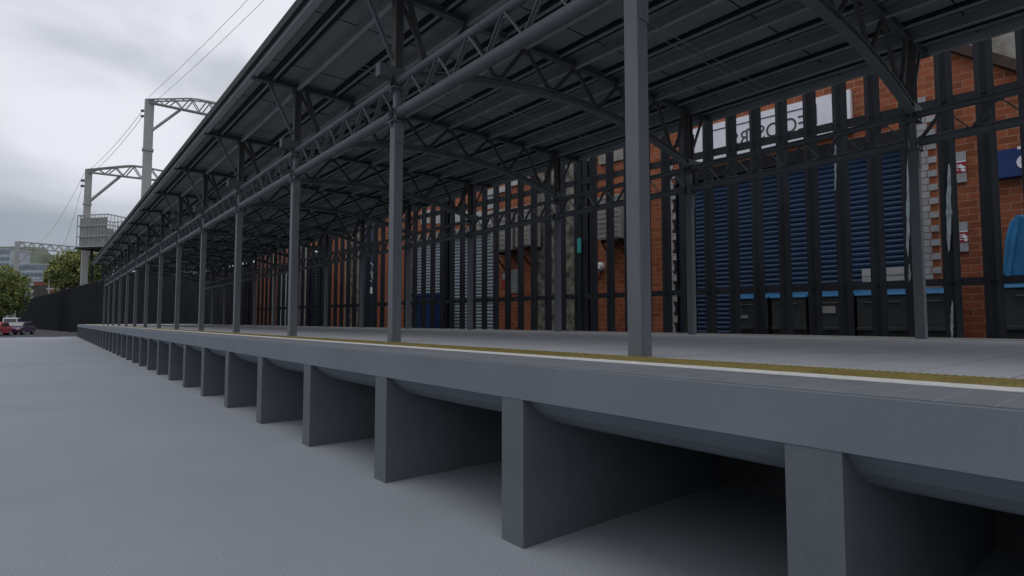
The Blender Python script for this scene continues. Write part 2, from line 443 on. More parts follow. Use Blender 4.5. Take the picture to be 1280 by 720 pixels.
for i in range(7):
    a = DN + i*(DFR-DN)/6
    q = MB(); q.box(a-.035, a+.035, RY0, RY1, H(4.385), H(4.397)); q.build('purlin', 'purlin', roof)
    q = MB(); q.box(a-.008, a+.008, RY0, RY1, H(4.397), H(4.544)); q.box(a+.022, a+.035, RY0, RY1, H(4.397), H(4.415)); q.build('purlin_web', 'purlin_web', roof)
for a in [DN+i*(DFR-DN)/6+.74 for i in range(6)] + [3.10, 10.62, 10.86]:
    q = MB(); q.box(a, a+.014, RY0, RY1, H(4.455), H(4.544)); q.build('sheeting_rail', 'purlin', roof)
    q = MB(); q.box(a-.075, a-.001, RY0, RY1, H(4.500), H(4.5445)); q.build('shade_strip', 'roof_dark', roof)  # black strip painted in as the deep shadow gap before the rail
    q = MB(); q.box(a+.015, a+.105, RY0, RY1, H(4.480), H(4.5445)); q.build('shade_strip', 'roof_dark', roof)  # second black strip, the shadow gap behind the rail
jj = MB()
y = RY0+1.0
for i in range(40):
    yy = S0+SPC*NB0+1.3+2*i
    if yy < RY1: jj.box(2.82, 11.2, yy-.010, yy+.010, H(4.540), H(4.5442))
jj.build('sheet_joint', 'roof_dark', roof)
for n in range(NB0, NB1):
    for k, dy in enumerate((2.15, 2.32)):
        yy = S0+SPC*n+dy
        sr = MB(); sr.tube((3.6, yy, H(4.37)), (10.35, yy+.10, H(4.36)), .0065, 6)
        sr.build('sag_rod', 'purlin', roof)

# ------------------------------------------------------------------ street frame: helper from a picture point to the plane at distance dist
_y, _p = R(YAW), R(PITCH)
_Rt = Vector((math.cos(_y), -math.sin(_y), 0)); _Fh = Vector((math.sin(_y), math.cos(_y), 0)); _Z = Vector((0,0,1))
_F = _Fh*math.cos(_p) + _Z*math.sin(_p); _U = _Z*math.cos(_p) - _Fh*math.sin(_p)
RI = ROT.inverted()
def ray(px, py): return _F + _Rt*((px-640)/711.1) + _U*((360-py)/711.1)
def W(px, py, dist):
    d = RI @ ray(px, py); t = dist/d.x
    return d.y*t, CAMZ + d.z*t
def at(px, py, depth):
    d = ray(px, py); t = depth/(d.dot(_Fh)); return Vector((0,0,CAMZ)) + d*t

# ------------------------------------------------------------------ palisade fence
FD = 18.7
pitch = .83
ua = W(1310, 300, FD)[0]
ub = W(20, 395, FD)[0]
zt = W(125, 350, FD)[1]; zu = W(1227, 117, FD)[1]; zl = W(1200, 352, FD)[1]
u1239 = W(1239, 300, FD)[0]
ytall = W(345, 360, FD)[0]
k0 = int((ua-u1239)/pitch) - 3
npal = int((ub-u1239)/pitch) + 1
fence = thing('palisade_fence', 'tall dark palisade fence of pointed steel pales beside the platform', 'fence', ROT @ Vector((FD, u1239, LOW)), FRA)
def pale_prof(y, wd, dp):
    h = wd/2
    # W section, opening away from the rails
    pts = [(-.01,-h),(-.01-dp*.35,-h*.72),(-dp,-h*.40),(-dp*.55,-h*.05),(-dp*.55,h*.05),(-dp,h*.40),(-.01-dp*.35,h*.72),(-.01,h)]
    bk = [(a+.022, b*.96) for a, b in pts[::-1]]
    return [(FD+a, y+b) for a, b in pts+bk]
SEC = 6
pk = k0
while pk < npal:
    m = MB(ROT)
    end = min(pk+SEC, npal)
    for k in range(pk, end):
        y = u1239 + pitch*k + random.uniform(-.012,.012)
        wd = .39 + random.uniform(-.01,.01)
        pr = pale_prof(y, wd, .13); n = len(pr); zk = zt+(1.15 if y < ytall else 0); z0, z1 = LOW+.15, zk-.25
        m.extrude_z(pr, z0, z1)
        # pointed head
        m.add([(a,b,z1) for a,b in pr] + [(FD-.06, y, zk)], [(i,(i+1)%n,n) for i in range(n)])
        for zz in (zu, zl):
            m.tube((FD-.15, y, zz), (FD-.10, y, zz), .028, 6)
    m.build('pale_panel', 'fence', fence)
    pk = end
y0, y1 = u1239+pitch*k0-.4, u1239+pitch*npal
for zz, h in ((zu,.13), (zl,.10)):
    r = MB(ROT); r.box(FD+.02, FD+.05, y0, y1, zz-h, zz+h); r.box(FD+.05, FD+.14, y0, y1, zz+h-.03, zz+h); r.build('rail', 'fence', fence)
yp = W(857, 300, FD)[0]; ystep = W(728, 300, FD)[0]-yp
k = -2
while True:
    yy = yp+ystep*k
    if yy > y1: break
    if k in (0, 1) or k % 3 == 0:
        p = MB(ROT); p.box(FD+.052, FD+.075, yy-.24, yy+.24, LOW, zt-.3); p.box(FD+.075, FD+.30, yy-.015, yy+.015, LOW, zt-.3); p.box(FD+.30, FD+.32, yy-.24, yy+.24, LOW, zt-.3)
        po = p.build('post', 'fence', fence)
        if k == 1:
            s_ = MB(ROT); ty0, tz0 = W(726.5, 316, FD-.14); ty1, tz1 = W(721.5, 298, FD-.14)
            s_.box(FD-.146, FD-.142, ty0, ty1, tz0, tz1)
            s_.build('sticker', 'teal', fence)
    k += 1
# peeled patches on three pales
def patch(px, ya, yb, wpx):
    dist = FD-.142
    rows = 18; L_, R_ = [], []
    for i in range(rows+1):
        t = i/rows; py = ya + (yb-ya)*t
        e = math.sin(math.pi*min(1,max(0.02,t)))**.5
        ww = wpx*e*(.55+.6*noise.noise(Vector((px*.7, i*.55, 0)))**2*2+.25*random.random())
        cx = px + 1.5*noise.noise(Vector((px, i*.35, 5)))
        L_.append(W(cx-ww/2, py, dist)); R_.append(W(cx+ww/2, py, dist))
    m = MB(ROT)
    vs = [(dist, a, b) for a, b in L_] + [(dist, a, b) for a, b in R_]
    n = len(L_)
    m.add(vs + [(dist+.006, b, c) for a, b, c in vs], [(i,i+1,n+i+1,n+i) for i in range(n-1)] + [(2*n+i,3*n+i,3*n+i+1,2*n+i+1) for i in range(n-1)]
          + [(i,2*n+i,2*n+i+1,i+1) for i in range(n-1)] + [(n+i,n+i+1,3*n+i+1,3*n+i) for i in range(n-1)])
    m.build('peeled_patch', 'paint_patch', fence)
for a in ((1135,195,322,6),(1186,205,316,9),(1190,376,424,5),(1136.5,330,352,4),(1044,170,240,3)): patch(*a)

# ------------------------------------------------------------------ street of brick units behind the fence
BD = 22.5
def wy(px): return W(px, 360, BD)[0]
def wz(px, py): return W(px, py, BD)[1]
def wall(mb, px0, px1, z0, z1, off=0, depth=.6):
    a, b = wy(px1), wy(px0); mb.box(BD+off, BD+off+depth, a, b, z0, z1)
def holed(mb, ya, yb, z0, z1, holes, off=0, depth=.6):
    """wall between ya..yb with rectangular openings (y0,y1,zlow,zhigh), non overlapping in y"""
    holes = sorted(holes); c = ya
    for (h0, h1, q0, q1) in holes:
        if h0 > c: mb.box(BD+off, BD+off+depth, c, h0, z0, z1)
        if q0 > z0: mb.box(BD+off, BD+off+depth, h0, h1, z0, q0)
        mb.box(BD+off, BD+off+depth, h0, h1, q1, z1); c = h1
    mb.box(BD+off, BD+off+depth, c, yb, z0, z1)
def shutter(px0, px1, ztop, matn, parent, pit=.185, recess=.22, zb=LOW, frame='black'):
    a, b = wy(px1), wy(px0)
    m = MB(ROT); z = zb+.1
    prof = []
    X = BD+recess
    while z < ztop:
        prof += [(X, z), (X-.050, z+pit*.30), (X-.058, z+pit*.62), (X-.020, z+pit*.90), (X, z+pit*.93)]
        z += pit
    prof += [(X+.05, z), (X+.05, zb+.1)]
    # strip faces
    n = len(prof)
    m.add([(x,a,z) for x,z in prof]+[(x,b,z) for x,z in prof], [(i,i+1,n+i+1,n+i) for i in range(n-3)])
    o = m.build('roller_shutter', matn, parent)
    f = MB(ROT); f.box(BD-.02, BD+.30, a, a+.14, zb, ztop); f.box(BD-.02, BD+.30, b-.14, b, zb, ztop); f.box(BD-.04, BD+.32, a, b, ztop, ztop+.45)
    f.build('shutter_frame', frame, o)
    return o
WT = 11.2
LB = ROT @ Vector((BD, wy(1000), LOW))
# --- unit with the blue shutter
bu = thing('brick_unit', 'orange brick unit with wide blue roller shutter and warning signs on its pier', 'building', LB, FRA)
zs = wz(1128, 178)
m = MB(ROT); holed(m, wy(1420), wy(830), LOW, wz(1190,60)+.3, [(wy(1137), wy(847), LOW, zs+.45)]); m.build('wall', 'brick', bu)
shutter(1137, 847, zs, 'blue_shutter', bu)
q = MB(ROT)
y0, y1 = wy(1178), wy(1141)
z = LOW
i = 0
while z < zs+1.2:
    q.box(BD-.03, BD+.05, y0+(.0 if i % 2 else .22), y1, z, z+.222); z += .225; i += 1
q.build('quoin', 'quoin', bu)
q = MB(ROT); y0, y1 = wy(846.5), wy(833); z = LOW; i = 0
while z < zs+.8:
    q.box(BD-.03, BD+.05, y0+(.0 if i % 2 else .10), y1-(.26 if i % 2 else 0), z, z+.30); z += .45; i += 1
    q.box(BD-.03, BD+.05, y0+.18, y1-.10, z-.15, z)
q.build('quoin', 'quoin', bu)
# sloping verge over the right hand brick
va, vb = W(1188,60,BD-.1), W(1330,103,BD-.1)
q = MB(ROT); q.bar((BD-.12, va[0], va[1]+.05), (BD-.12, vb[0], vb[1]+.05), .3, .28); q.build('verge_board', 'timber', bu)
bs = MB(ROT); bs.box(BD+.62, BD+3, wy(1420), wy(1130), LOW, WT); 
st = bs.build('rubble_building', 'render', origin=(BD+.7, wy(1300), LOW)); tag(st, 'tall weathered grey rendered gable wall rising behind the brick unit at far right', 'building')
# tall brick above the sign, behind the verge
m = MB(ROT); m.box(BD+.05, BD+.6, wy(1182), wy(830), wz(1190,60)+.3, WT); m.build('upper_wall', 'brick', bu)
# render infill right of the verge (seen above the sloping board)
m = MB(ROT); vs = [(BD-.05, va[0], va[1]+.1), (BD-.05, vb[0], vb[1]+.1), (BD-.05, vb[0], va[1]+1.0), (BD-.05, va[0], va[1]+1.0)]
m.add(vs+[(x+.04,y,z) for x,y,z in vs], [(0,1,2,3),(7,6,5,4),(0,4,5,1),(1,5,6,2),(2,6,7,3),(3,7,4,0)]); m.build('gable_render', 'render', bu)

# --- unit with AC boxes
sb = thing('stone_wall', 'rough dark rubble stone wall between two brick units', 'wall', ROT @ Vector((BD, wy(700), LOW)), FRA)
m = MB(ROT); m.box(BD+.12, BD+.9, wy(742), wy(668), LOW, WT)
o = m.build('masonry', 'stone', sb)
mu = thing('brick_annexe', 'narrow orange brick annexe with white downpipe left of the nearest column', 'building', ROT @ Vector((BD, wy(790), LOW)), FRA)
m = MB(ROT); m.box(BD, BD+.6, wy(829.5), wy(742), LOW, WT); m.build('wall', 'brick', mu)
m = MB(ROT); m.tube((BD-.1, wy(744), LOW), (BD-.1, wy(744), wz(744,180)), .08, 10); m.build('downpipe', 'pale', mu)
m = MB(ROT); m.box(BD-.14, BD, wy(812), wy(752), wz(780,200), wz(780,176)); m.build('window_sill', 'render', mu)
# --- grey shutter unit
gu = thing('brick_workshop', 'orange brick workshop with pale grey roller shutter', 'building', ROT @ Vector((BD, wy(560), LOW)), FRA)
zg = wz(560, 297)
m = MB(ROT); holed(m, wy(668), wy(468), LOW, WT, [(wy(617.5), wy(513), LOW, zg+.45)]); m.build('wall', 'brick', gu)
shutter(617, 513.5, zg, 'grey_shutter', gu, .2, frame='render')
m = MB(ROT)
for i in range(7):
    a = 526+i*14; m.box(BD-.05, BD+.02, wy(a+11), wy(a), wz(a,281), wz(a,265))
m.build('lintel_panel', 'pale', gu)
for (a, b, ya, yb) in ((606,640,238,231),(640,662,228,220)):
    q = MB(ROT); q.box(BD-.12, BD, wy(b), wy(a), wz(b,ya), wz(b,yb)); q.build('window_sill', 'pale', gu)
for (a, b, ya, yb) in ((608,618,262,246),(588,600,238,214)):
    q = MB(ROT); q.box(BD-.04, BD+.01, wy(b), wy(a), wz(a,ya), wz(a,yb)); q.build('window', 'sign_grey', gu)
# --- farther units
du = thing('dark_unit', 'dark shop unit with a tall sign of white strokes between brick strips', 'building', ROT @ Vector((BD, wy(455), LOW)), FRA)
m = MB(ROT); m.box(BD+.05, BD+.6, wy(468), wy(437), LOW, WT); m.build('wall', 'stone', du)
m = MB(ROT); m.box(BD-.02, BD+.04, wy(470), wy(455), LOW, wz(462,285)); bd = m.build('door', 'navy_shutter', du)
m = MB(ROT)
for i in range(8):
    z0 = wz(463, 352-i*2.9); a = wy(465.5+.6*math.sin(i*2.1)); m.bar((BD-.03, a, z0), (BD-.03, a+.5*math.cos(i*1.7)+.2, z0+.25+.2*math.sin(i)), .05, .03)
m.box(BD-.04, BD-.025, wy(466), wy(462.5), wz(464,367), wz(464,359))
m.build('lettering', 'sign_white', bd)
lu = thing('brick_lockup', 'row of orange brick lock-ups far along the street behind the fence', 'building', ROT @ Vector((BD, wy(420), LOW)), FRA)
m = MB(ROT); holed(m, wy(437), wy(318), LOW, WT, [(wy(408), wy(385), LOW, wz(395,310)), (wy(366), wy(347), LOW, wz(356,330))]); m.build('wall', 'brick', lu)
shutter(408, 385.5, wz(395,322), 'navy_shutter', lu, .25)
shutter(365.5, 347.5, wz(356,336), 'sign_grey', lu, .25)
for a in (436, 411, 384, 376, 369, 345):
    q = MB(ROT); q.box(BD-.1, BD+.02, wy(a), wy(a-3.2), LOW, WT-3); q.build('pilaster', 'render', lu)

bw = thing('backing_wall', 'dark backing wall added far along the street behind the fence', 'wall', ROT @ Vector((BD, wy(260), LOW)), FRA)  # added to close the bright gaps between the far pales
m = MB(ROT); m.box(BD+.1, BD+.5, wy(318), wy(150), LOW, zt-1.2); m.build('masonry', 'backing_dark', bw)
m = MB(ROT); m.box(BD, BD+.6, wy(318), wy(150), zt-1.2, zt-1.0); m.build('coping', 'backing_dark', bw)

# --- signs, boxes and bins
def board(name, label, cat, px0, px1, dist, z0, z1, matn, thick=.12):
    """board mounted on the street front, from px0 (left) to px1 (right) in the photograph"""
    a, b = W(px1, 360, dist)[0], W(px0, 360, dist)[0]
    t = thing(name, label, cat, ROT @ Vector((dist, (a+b)/2, z0)), FRA)
    m = MB(ROT); m.box(dist, dist+thick, a, b, z0, z1); m.build('panel', matn, t)
    return t, a, b
SD = BD-.28
sz0, sz1 = W(1068,162,SD)[1], W(1068,110,SD)[1]
t, a, b = board('shop_sign', 'long white shop sign with reversed lettering above the blue shutter', 'sign', 868, 1071, SD, sz0, sz1, 'sign_white', .26)
wdt, hgt = b-a, sz1-sz0
m = MB(ROT); fx = SD-.012
ya, yb = W(1028,360,SD)[0], W(892,360,SD)[0]
top, bot = sz1-.17*hgt, sz0+.12*hgt
th = .045
m.box(fx, SD, ya, yb, top-th, top)
m.box(fx, SD, ya, ya+th, top-.50*hgt, top); m.box(fx, SD, ya, ya+th, bot, bot+.10*hgt)
m.box(fx, SD, yb-th, yb, top-.50*hgt, top); m.box(fx, SD, yb-th, yb, bot, bot+.10*hgt)
m.box(fx, SD, ya, ya+.22*(yb-ya), bot, bot+th); m.box(fx, SD, ya+.55*(yb-ya), yb, bot, bot+th)
m.build('border', 'sign_ink', t)
m = MB(ROT)
for s, px, py, sz in (("EO", 993, 156.5, .62), ("OST", 954, 166, .62), ("RS", 925, 174, .62)):
    cy, cz = W(px, py, SD)
    text_mesh(m, s, sz*1.42*hgt*.62, lambda x, y, z, cy=cy, cz=cz: (SD-.008+z, cy+x*.86, cz+y), .006)
m.build('lettering', 'sign_ink', t)
# blue sign at the right edge
t, a, b = board('house_number_sign', 'dark blue sign with a white reversed number at the right edge of the picture', 'sign', 1249, 1330, BD-.25, W(1262,221,BD-.25)[1], W(1262,186,BD-.25)[1], 'sign_blue', .24)
m = MB(ROT); cy, cz = W(1281, 198, BD-.25)
text_mesh(m, "5", 1.0, lambda x, y, z: (BD-.26+z, cy+x, cz+y), .008); m.build('lettering', 'sign_white', t)
# two warning signs
for (p0, p1, ya, yb, lab) in ((1193,1215,229,191,'upper red and grey warning sign on the brick pier'), (1197,1213,315,278,'lower red and grey warning sign on the brick pier')):
    D_ = BD-.05
    z0, z1 = W(p0, yb and ya, D_)[1], W(p0, yb, D_)[1]
    t, a, b = board('warning_sign', lab, 'sign', p0, p1, D_, z0, z1, 'sign_grey', .045); t['group'] = 'warning signs on the brick pier'
    h = z1-z0; m = MB(ROT); m.box(D_-.006, D_, a, b, z0+.30*h, z0+.66*h); m.build('red_band', 'sign_red', t)
    m = MB(ROT)
    m.bar((D_-.010, a+.10*(b-a), z0+.44*h), (D_-.010, a+.40*(b-a), z0+.56*h), .01, .10); m.bar((D_-.010, a+.06*(b-a), z0+.36*h), (D_-.010, a+.30*(b-a), z0+.42*h), .01, .08)
    for i in range(3): m.box(D_-.010, D_-.006, a+.42*(b-a), b-.1*(b-a), z0+(.40+.08*i)*h, z0+(.425+.08*i)*h)
    m.box(D_-.010, D_-.006, a, b, z0+.66*h, z0+.70*h)
    m.build('marking', 'sign_white', t)
# wall boxes / air conditioning units
def ac(px0, px1, py0, py1, label, brack=True):
    D_ = BD-.95
    a, b = W(px1,360,D_)[0], W(px0,360,D_)[0]; z1 = W((px0+px1)/2, py0, D_)[1]; z0 = W((px0+px1)/2, py1, D_)[1]
    t = thing('air_conditioner', label, 'air conditioner', ROT @ Vector((BD-.4,(a+b)/2,z0)), FRA, 'air conditioners on the brick walls')
    m = MB(ROT); m.box(D_, BD-.04, a, b, z0, z1); m.build('casing', 'ac_casing', t, bevel=.03)
    m = MB(ROT); n = 9; 
    m.box(D_-.012, D_-.002, a+.08, b-.08, z0+.08, z1-.08)
    for i in range(n):
        z = z0+.12+(z1-z0-.24)*i/(n-1); m.bar((D_-.022, a+.09, z), (D_-.022, b-.09, z), .03, .03)
    m.build('grille', 'ac_casing', t)
    if brack:
        m = MB(ROT)
        for yy in (a+.2, b-.2):
            m.box(D_+.05, BD-.01, yy-.04, yy+.04, z0-.10, z0-.01); m.bar((D_+.12, yy, z0-.1), (BD-.03, yy, z0-.9), .07, .07)
        m.build('bracket', 'timber', t)
ac(747, 776, 244, 299, 'tall pale wall unit on the brick annexe beside the nearest column')
ac(613, 640, 262, 314, 'pale wall unit on a dark bracket beside the grey shutter')
ac(644, 662, 257, 308, 'pale wall unit fixed next to the bracketed one above the louvre')
# louvre vent
D_ = BD-.06; t, a, b = board('louvre_vent', 'square white louvre vent low on the brick wall', 'vent', 634, 654, D_, W(644,366,D_)[1], W(644,337,D_)[1], 'pale', .055)
m = MB(ROT); z0, z1 = W(644,366,D_)[1], W(644,337,D_)[1]
for i in range(8):
    z = z0+.12+(z1-z0-.24)*i/7; m.bar((D_-.02, a+.1, z), (D_-.02, b-.1, z-.0), .05, .03)
m.build('slat', 'sign_grey', t)
D_ = BD-.05; t, a, b = board('notice', 'small red and white notice left of the louvre vent', 'sign', 628, 633, D_, W(630,360,D_)[1], W(630,342,D_)[1], 'sign_grey', .045)
m = MB(ROT); z0, z1 = W(630,360,D_)[1], W(630,342,D_)[1]; m.box(D_-.006, D_, a, b, z0, z0+.6*(z1-z0)); m.build('red_band', 'sign_red', t)
# bulkhead lamp
ly, lz = W(749, 333, BD-.2)
t = thing('wall_lamp', 'small round white bulkhead lamp beside the downpipe', 'lamp', ROT @ Vector((BD, ly, lz)), FRA)
m = MB(ROT); m.tube((BD-.28, ly, lz), (BD-.18, ly, lz), .12, 14, .20); m.tube((BD-.18, ly, lz), (BD, ly, lz), .20, 14); m.build('lamp_body', 'sign_white', t)
m = MB(ROT); m.path([(BD-.06, ly, lz-.2), (BD-.06, ly+.1, lz-.5), (BD-.05, ly+.32, lz-.62)], .025); m.build('cable', 'black', t)

# waste bins with blue lids
def wbin(u0, u1, zt_, label, xf=20.6, grp='waste bins in front of the blue shutter'):
    t = thing('waste_bin', label, 'waste bin', ROT @ Vector((xf, (u0+u1)/2, LOW)), FRA, grp)
    w_ = u1-u0; zb = LOW+.35; h = zt_-zb
    m = MB(ROT)
    p = [(xf+.14, zb), (xf+1.25, zb), (xf+1.40, zt_), (xf, zt_), (xf+.02, zb+.62*h), (xf+.08, zb+.58*h)]
    m.extrude_y(p, u0+.05, u1-.05)
    m.box(xf-.03, xf+.03, u0+.03, u1-.03, zb+.60*h, zb+.64*h)
    m.build('body', 'bin_grey', t, bevel=.02)
    m = MB(ROT); m.extrude_y([(xf-.06, zt_), (xf+1.45, zt_), (xf+1.40, zt_+.15), (xf+.7, zt_+.20), (xf-.02, zt_+.08)], u0, u1); m.build('lid', 'bin_lid', t, bevel=.02)
    for yy in (u0+.25, u1-.25):
        for xx in (xf+.3, xf+1.1):
            m = MB(ROT); m.tube((xx, yy-.05, LOW+.17), (xx, yy+.05, LOW+.17), .17, 14); m.build('wheel', 'tyre', t)
    m = MB(ROT); m.path([(xf-.01, u0+.3, zt_-.22), (xf-.10, u0+.3, zt_-.22), (xf-.10, u1-.3, zt_-.22), (xf-.01, u1-.3, zt_-.22)], .03); m.build('handle', 'bin_grey', t)
    return t
XB = 20.6
zb1 = W(1000, 372, XB)[1]
edges = [915, 961, 1009, 1067, 1137, 1192]
labs = ['waste bin farthest from the brick pier with pale stains on its front', 'waste bin second from the left without a label', 'waste bin with a small white label plate on its front',
        'waste bin right of the labelled one below the white notices', 'waste bin against the grey quoins beside the brick pier']
bins = []
for i in range(5):
    bins.append(wbin(W(edges[i+1],360,XB)[0]+.02, W(edges[i],360,XB)[0]-.02, zb1, 'grey blue-lidded '+labs[i]))
wbin(W(1330,360,XB)[0], W(1252,360,XB)[0], zb1+.1, 'grey blue-lidded waste bin below the blue tarpaulin', grp='waste bins in front of the blue shutter')
def mark(parent, px0, px1, py0, py1, matn, dist, name='label_plate'):
    a, b = W(px1,py0,dist)[0], W(px0,py0,dist)[0]; z1, z0 = W((px0+px1)/2,py0,dist)[1], W((px0+px1)/2,py1,dist)[1]
    m = MB(ROT); m.box(dist, dist+.02, a, b, z0, z1); m.build(name, matn, parent)
mark(bins[2], 1028, 1044, 382.5, 391.5, 'pale', XB-.045)
mark(bins[0], 922, 926, 378, 389, 'sign_grey', XB-.03); mark(bins[0], 919, 935, 394, 398, 'sign_grey', XB-.05)
# notices on the bottom of the blue shutter
D_ = BD+.10
t, a, b = board('notice', 'wide white notice taped low on the blue shutter', 'sign', 1078, 1131, D_, W(1118,351,D_)[1], W(1118,334,D_)[1], 'pale', .03)
mark(t, 1080, 1130, 342, 344, 'sign_grey', D_-.02, 'text_line')
# tarpaulin shelter
xf = 20.9
pts = [(1253,345),(1256,300),(1262,277),(1272,269),(1340,262),(1344,347)]
t = thing('tarpaulin_cover', 'bright blue tarpaulin draped over a tall load at the right edge', 'tarpaulin', ROT @ Vector((xf, W(1290,360,xf)[0], LOW)), FRA)
P = [W(a_, b_, xf) for a_, b_ in pts]
m = MB(ROT); m.extrude_x(P, xf, xf+1.4); m.build('sheet', 'tarp', t, bevel=.05)
m = MB(ROT)
for q in ((1272,269,1260,345),(1290,268,1284,345)):
    A, B_ = W(q[0],q[1],xf), W(q[2],q[3],xf); m.bar((xf-.03, A[0], A[1]), (xf-.03, B_[0], B_[1]), .10, .09)
m.build('fold', 'tarp', t)
# blue box in front of the grey shutter
xf = 21.0
u0, u1 = W(537,360,xf)[0], W(515,360,xf)[0]; z1 = W(526,370,xf)[1]
t = thing('blue_container', 'dark blue container at the left foot of the grey shutter', 'container', ROT @ Vector((xf,(u0+u1)/2,LOW)), FRA)
m = MB(ROT); m.box(xf, xf+1.2, u0, u1, LOW+.1, z1)
for i in range(6): yy = u0+(i+.5)*(u1-u0)/6; m.box(xf-.04, xf, yy-.08, yy+.08, LOW+.2, z1-.25)
m.build('body', 'sign_blue', t, bevel=.02)
m = MB(ROT); m.box(xf-.08, xf+1.25, u0-.05, u1+.05, z1, z1+.14); m.build('lid', 'sign_blue', t)
m = MB(ROT); m.box(xf-.06, xf-.04, u0+.5, u0+.8, z1-.5, z1-.25); m.build('label_plate', 'sign_grey', t)

# ------------------------------------------------------------------ overhead line masts
def lattice(mb, P, wd, n, r):
    """lattice arm: P(t) gives the lower and the upper chord point; half width wd"""
    A, B = P(0)[0], P(1)[0]; s = Vector((B.x-A.x, B.y-A.y, 0)).normalized().cross(Vector((0,0,1)))
    bots = [P(i/n)[0] for i in range(n+1)]; tops = [P(i/n)[1] for i in range(n+1)]
    for sd in (-wd, wd):
        for i in range(n):
            mb.bar(bots[i]+s*sd, bots[i+1]+s*sd, r, r); mb.bar(tops[i]+s*sd, tops[i+1]+s*sd, r, r)
            a, b = (tops[i], bots[i+1]) if i % 2 else (bots[i], tops[i+1])
            mb.bar(a+s*sd, b+s*sd, r*.7, r*.7)
    for i in range(n+1): mb.bar(bots[i]-s*wd, bots[i]+s*wd, r*.6, r*.6); mb.bar(tops[i]-s*wd, tops[i]+s*wd, r*.6, r*.6)
def depth_at(px, dist):
    d = RI @ ray(px, 360); return ray(px, 360).dot(_Fh)*dist/d.x
def mast(px, py_top, wpx, label, armpx, dep, peak):
    depth = depth_at(px, 20.3)
    top = at(px, py_top, depth); base = Vector((top.x, top.y, LOW)); k = depth/711.1
    t = thing('line_mast', label, 'mast', base, 0, 'overhead line masts along the railway')
    w_ = wpx*k/2
    m = MB(); m.cbox(top.x-w_, top.x+w_, top.y-w_*.7, top.y+w_*.7, LOW, top.z, w_*.18)
    zc = LOW+(top.z-LOW)*.78
    m.cbox(top.x-w_*1.2, top.x+w_*1.2, top.y-w_*.95, top.y+w_*.95, zc, zc+.35, w_*.18)
    m.build('pole', 'mast', t)
    E = at(px+armpx, py_top, depth)
    dirr = Vector((E.x-top.x, E.y-top.y, 0)).normalized(); ln = armpx*k
    def P(u):
        c = Vector((top.x, top.y, top.z)) + dirr*(ln*u)
        hb = -3.5 - dep*min(1, u*1.35)
        ht = -.5 + peak*min(1, u*2.2) - max(0, u-.55)*22
        return c+Vector((0,0,hb*k)), c+Vector((0,0,ht*k))
    m = MB(); lattice(m, P, .40, 10, 1.5*k); m.build('lattice_arm', 'mast_dark', t)
    u = 40/armpx
    m = MB(); m.bar(Vector((top.x,top.y,top.z-43*k)), P(u)[0]-Vector((0,0,.5*k)), 2.4*k, 2.4*k); m.build('brace', 'mast', t)
    for q in (0, 1):
        m = MB(); zz = top.z-(14+7*q)*k; c = Vector((top.x,top.y,zz))-dirr*w_
        m.tube(c, c-dirr*5*k, .7*k, 8)
        for j in range(3): m.tube(c-dirr*(2+j*1.2)*k, c-dirr*(2.5+j*1.2)*k, 1.7*k, 8)
        m.build('insulator', 'mast_dark', t)
    return top, dirr, k
m1 = mast(187, 125, 10, 'nearest and tallest pale railway mast with lattice arm above the canopy', 108, 17, 1)
m2 = mast(111, 212, 7.5, 'second pale railway mast rising beside the raised cage', 112, 10, 5)
# far portal gantry
top = at(22, 302, 216); k = 216/711.1
t = thing('portal_gantry', 'long low lattice gantry crossing the railway above the trees', 'gantry', (top.x, top.y, LOW), 0)
m = MB(); m.cbox(top.x-.75, top.x+.75, top.y-.6, top.y+.6, LOW, top.z, .15); m.build('pole', 'mast', t)
E = at(106, 314, 236); E = Vector((E.x, E.y, top.z-1.0-1.2))
top0 = Vector((top.x, top.y, top.z-2.4)); m = MB(); lattice(m, lambda u: (top0.lerp(E, u), top0.lerp(E, u)+Vector((0,0,2.4))), .6, 15, .30); m.build('lattice_arm', 'mast', t)
m = MB(); m.bar(Vector((top.x,top.y,top.z-9)), Vector((top.x,top.y,top.z-2.4)).lerp(E, .22), .5, .5); m.build('brace', 'mast', t)
E2 = at(104, 330, 200)
m = MB(); m.cbox(E.x-1, E.x+1, E.y-.9, E.y+.9, LOW, E.z, .2); m.build('pole', 'mast', t)

# wires
def wire(name, label, pts, r):
    P = []
    for (a, b) in zip(pts, pts[1:]):
        L_ = (b-a).length; sag = L_*.018
        for i in range(12):
            tt = i/12; c = a.lerp(b, tt); c.z -= sag*4*tt*(1-tt); P.append(c)
    P.append(pts[-1])
    o = P[0]
    ob = MB().path(P, r, 5).build(name, 'wire', origin=o)
    return tag(ob, label, 'wire', 'overhead wires along the masts')
T1, d1, k1 = m1; T2, d2, k2 = m2
T3 = at(22, 302, 216)
near = T1 + (T1-T2)*2.2
for j, (off, dz, lab) in enumerate(((-.2, .4, 'upper wire running from above the canopy to the top of the nearest mast'), (1.3, .25, 'wire beside the upper one reaching the lattice arm of the nearest mast'))):
    A = T1 + d1*off + Vector((0,0,dz)); 
    wire('overhead_wire', lab, [near + d1*off, A], .022)
for j, (dz, dz2, lab) in enumerate(((-1.5, .2, 'outer wire spanning the two pale masts below their tops'), (-2.4, -1.0, 'inner wire spanning the two pale masts lower than its twin'))):
    A = T1 - d1*.9 + Vector((0,0,dz)); B_ = T2 - d2*.9 + Vector((0,0,dz2-1.0))
    C_ = Vector((T3.x, T3.y, T3.z+dz2*1.5)) + Vector((6+7*j, 0, 0))
    wire('overhead_wire', lab, [A, B_, C_], .03)

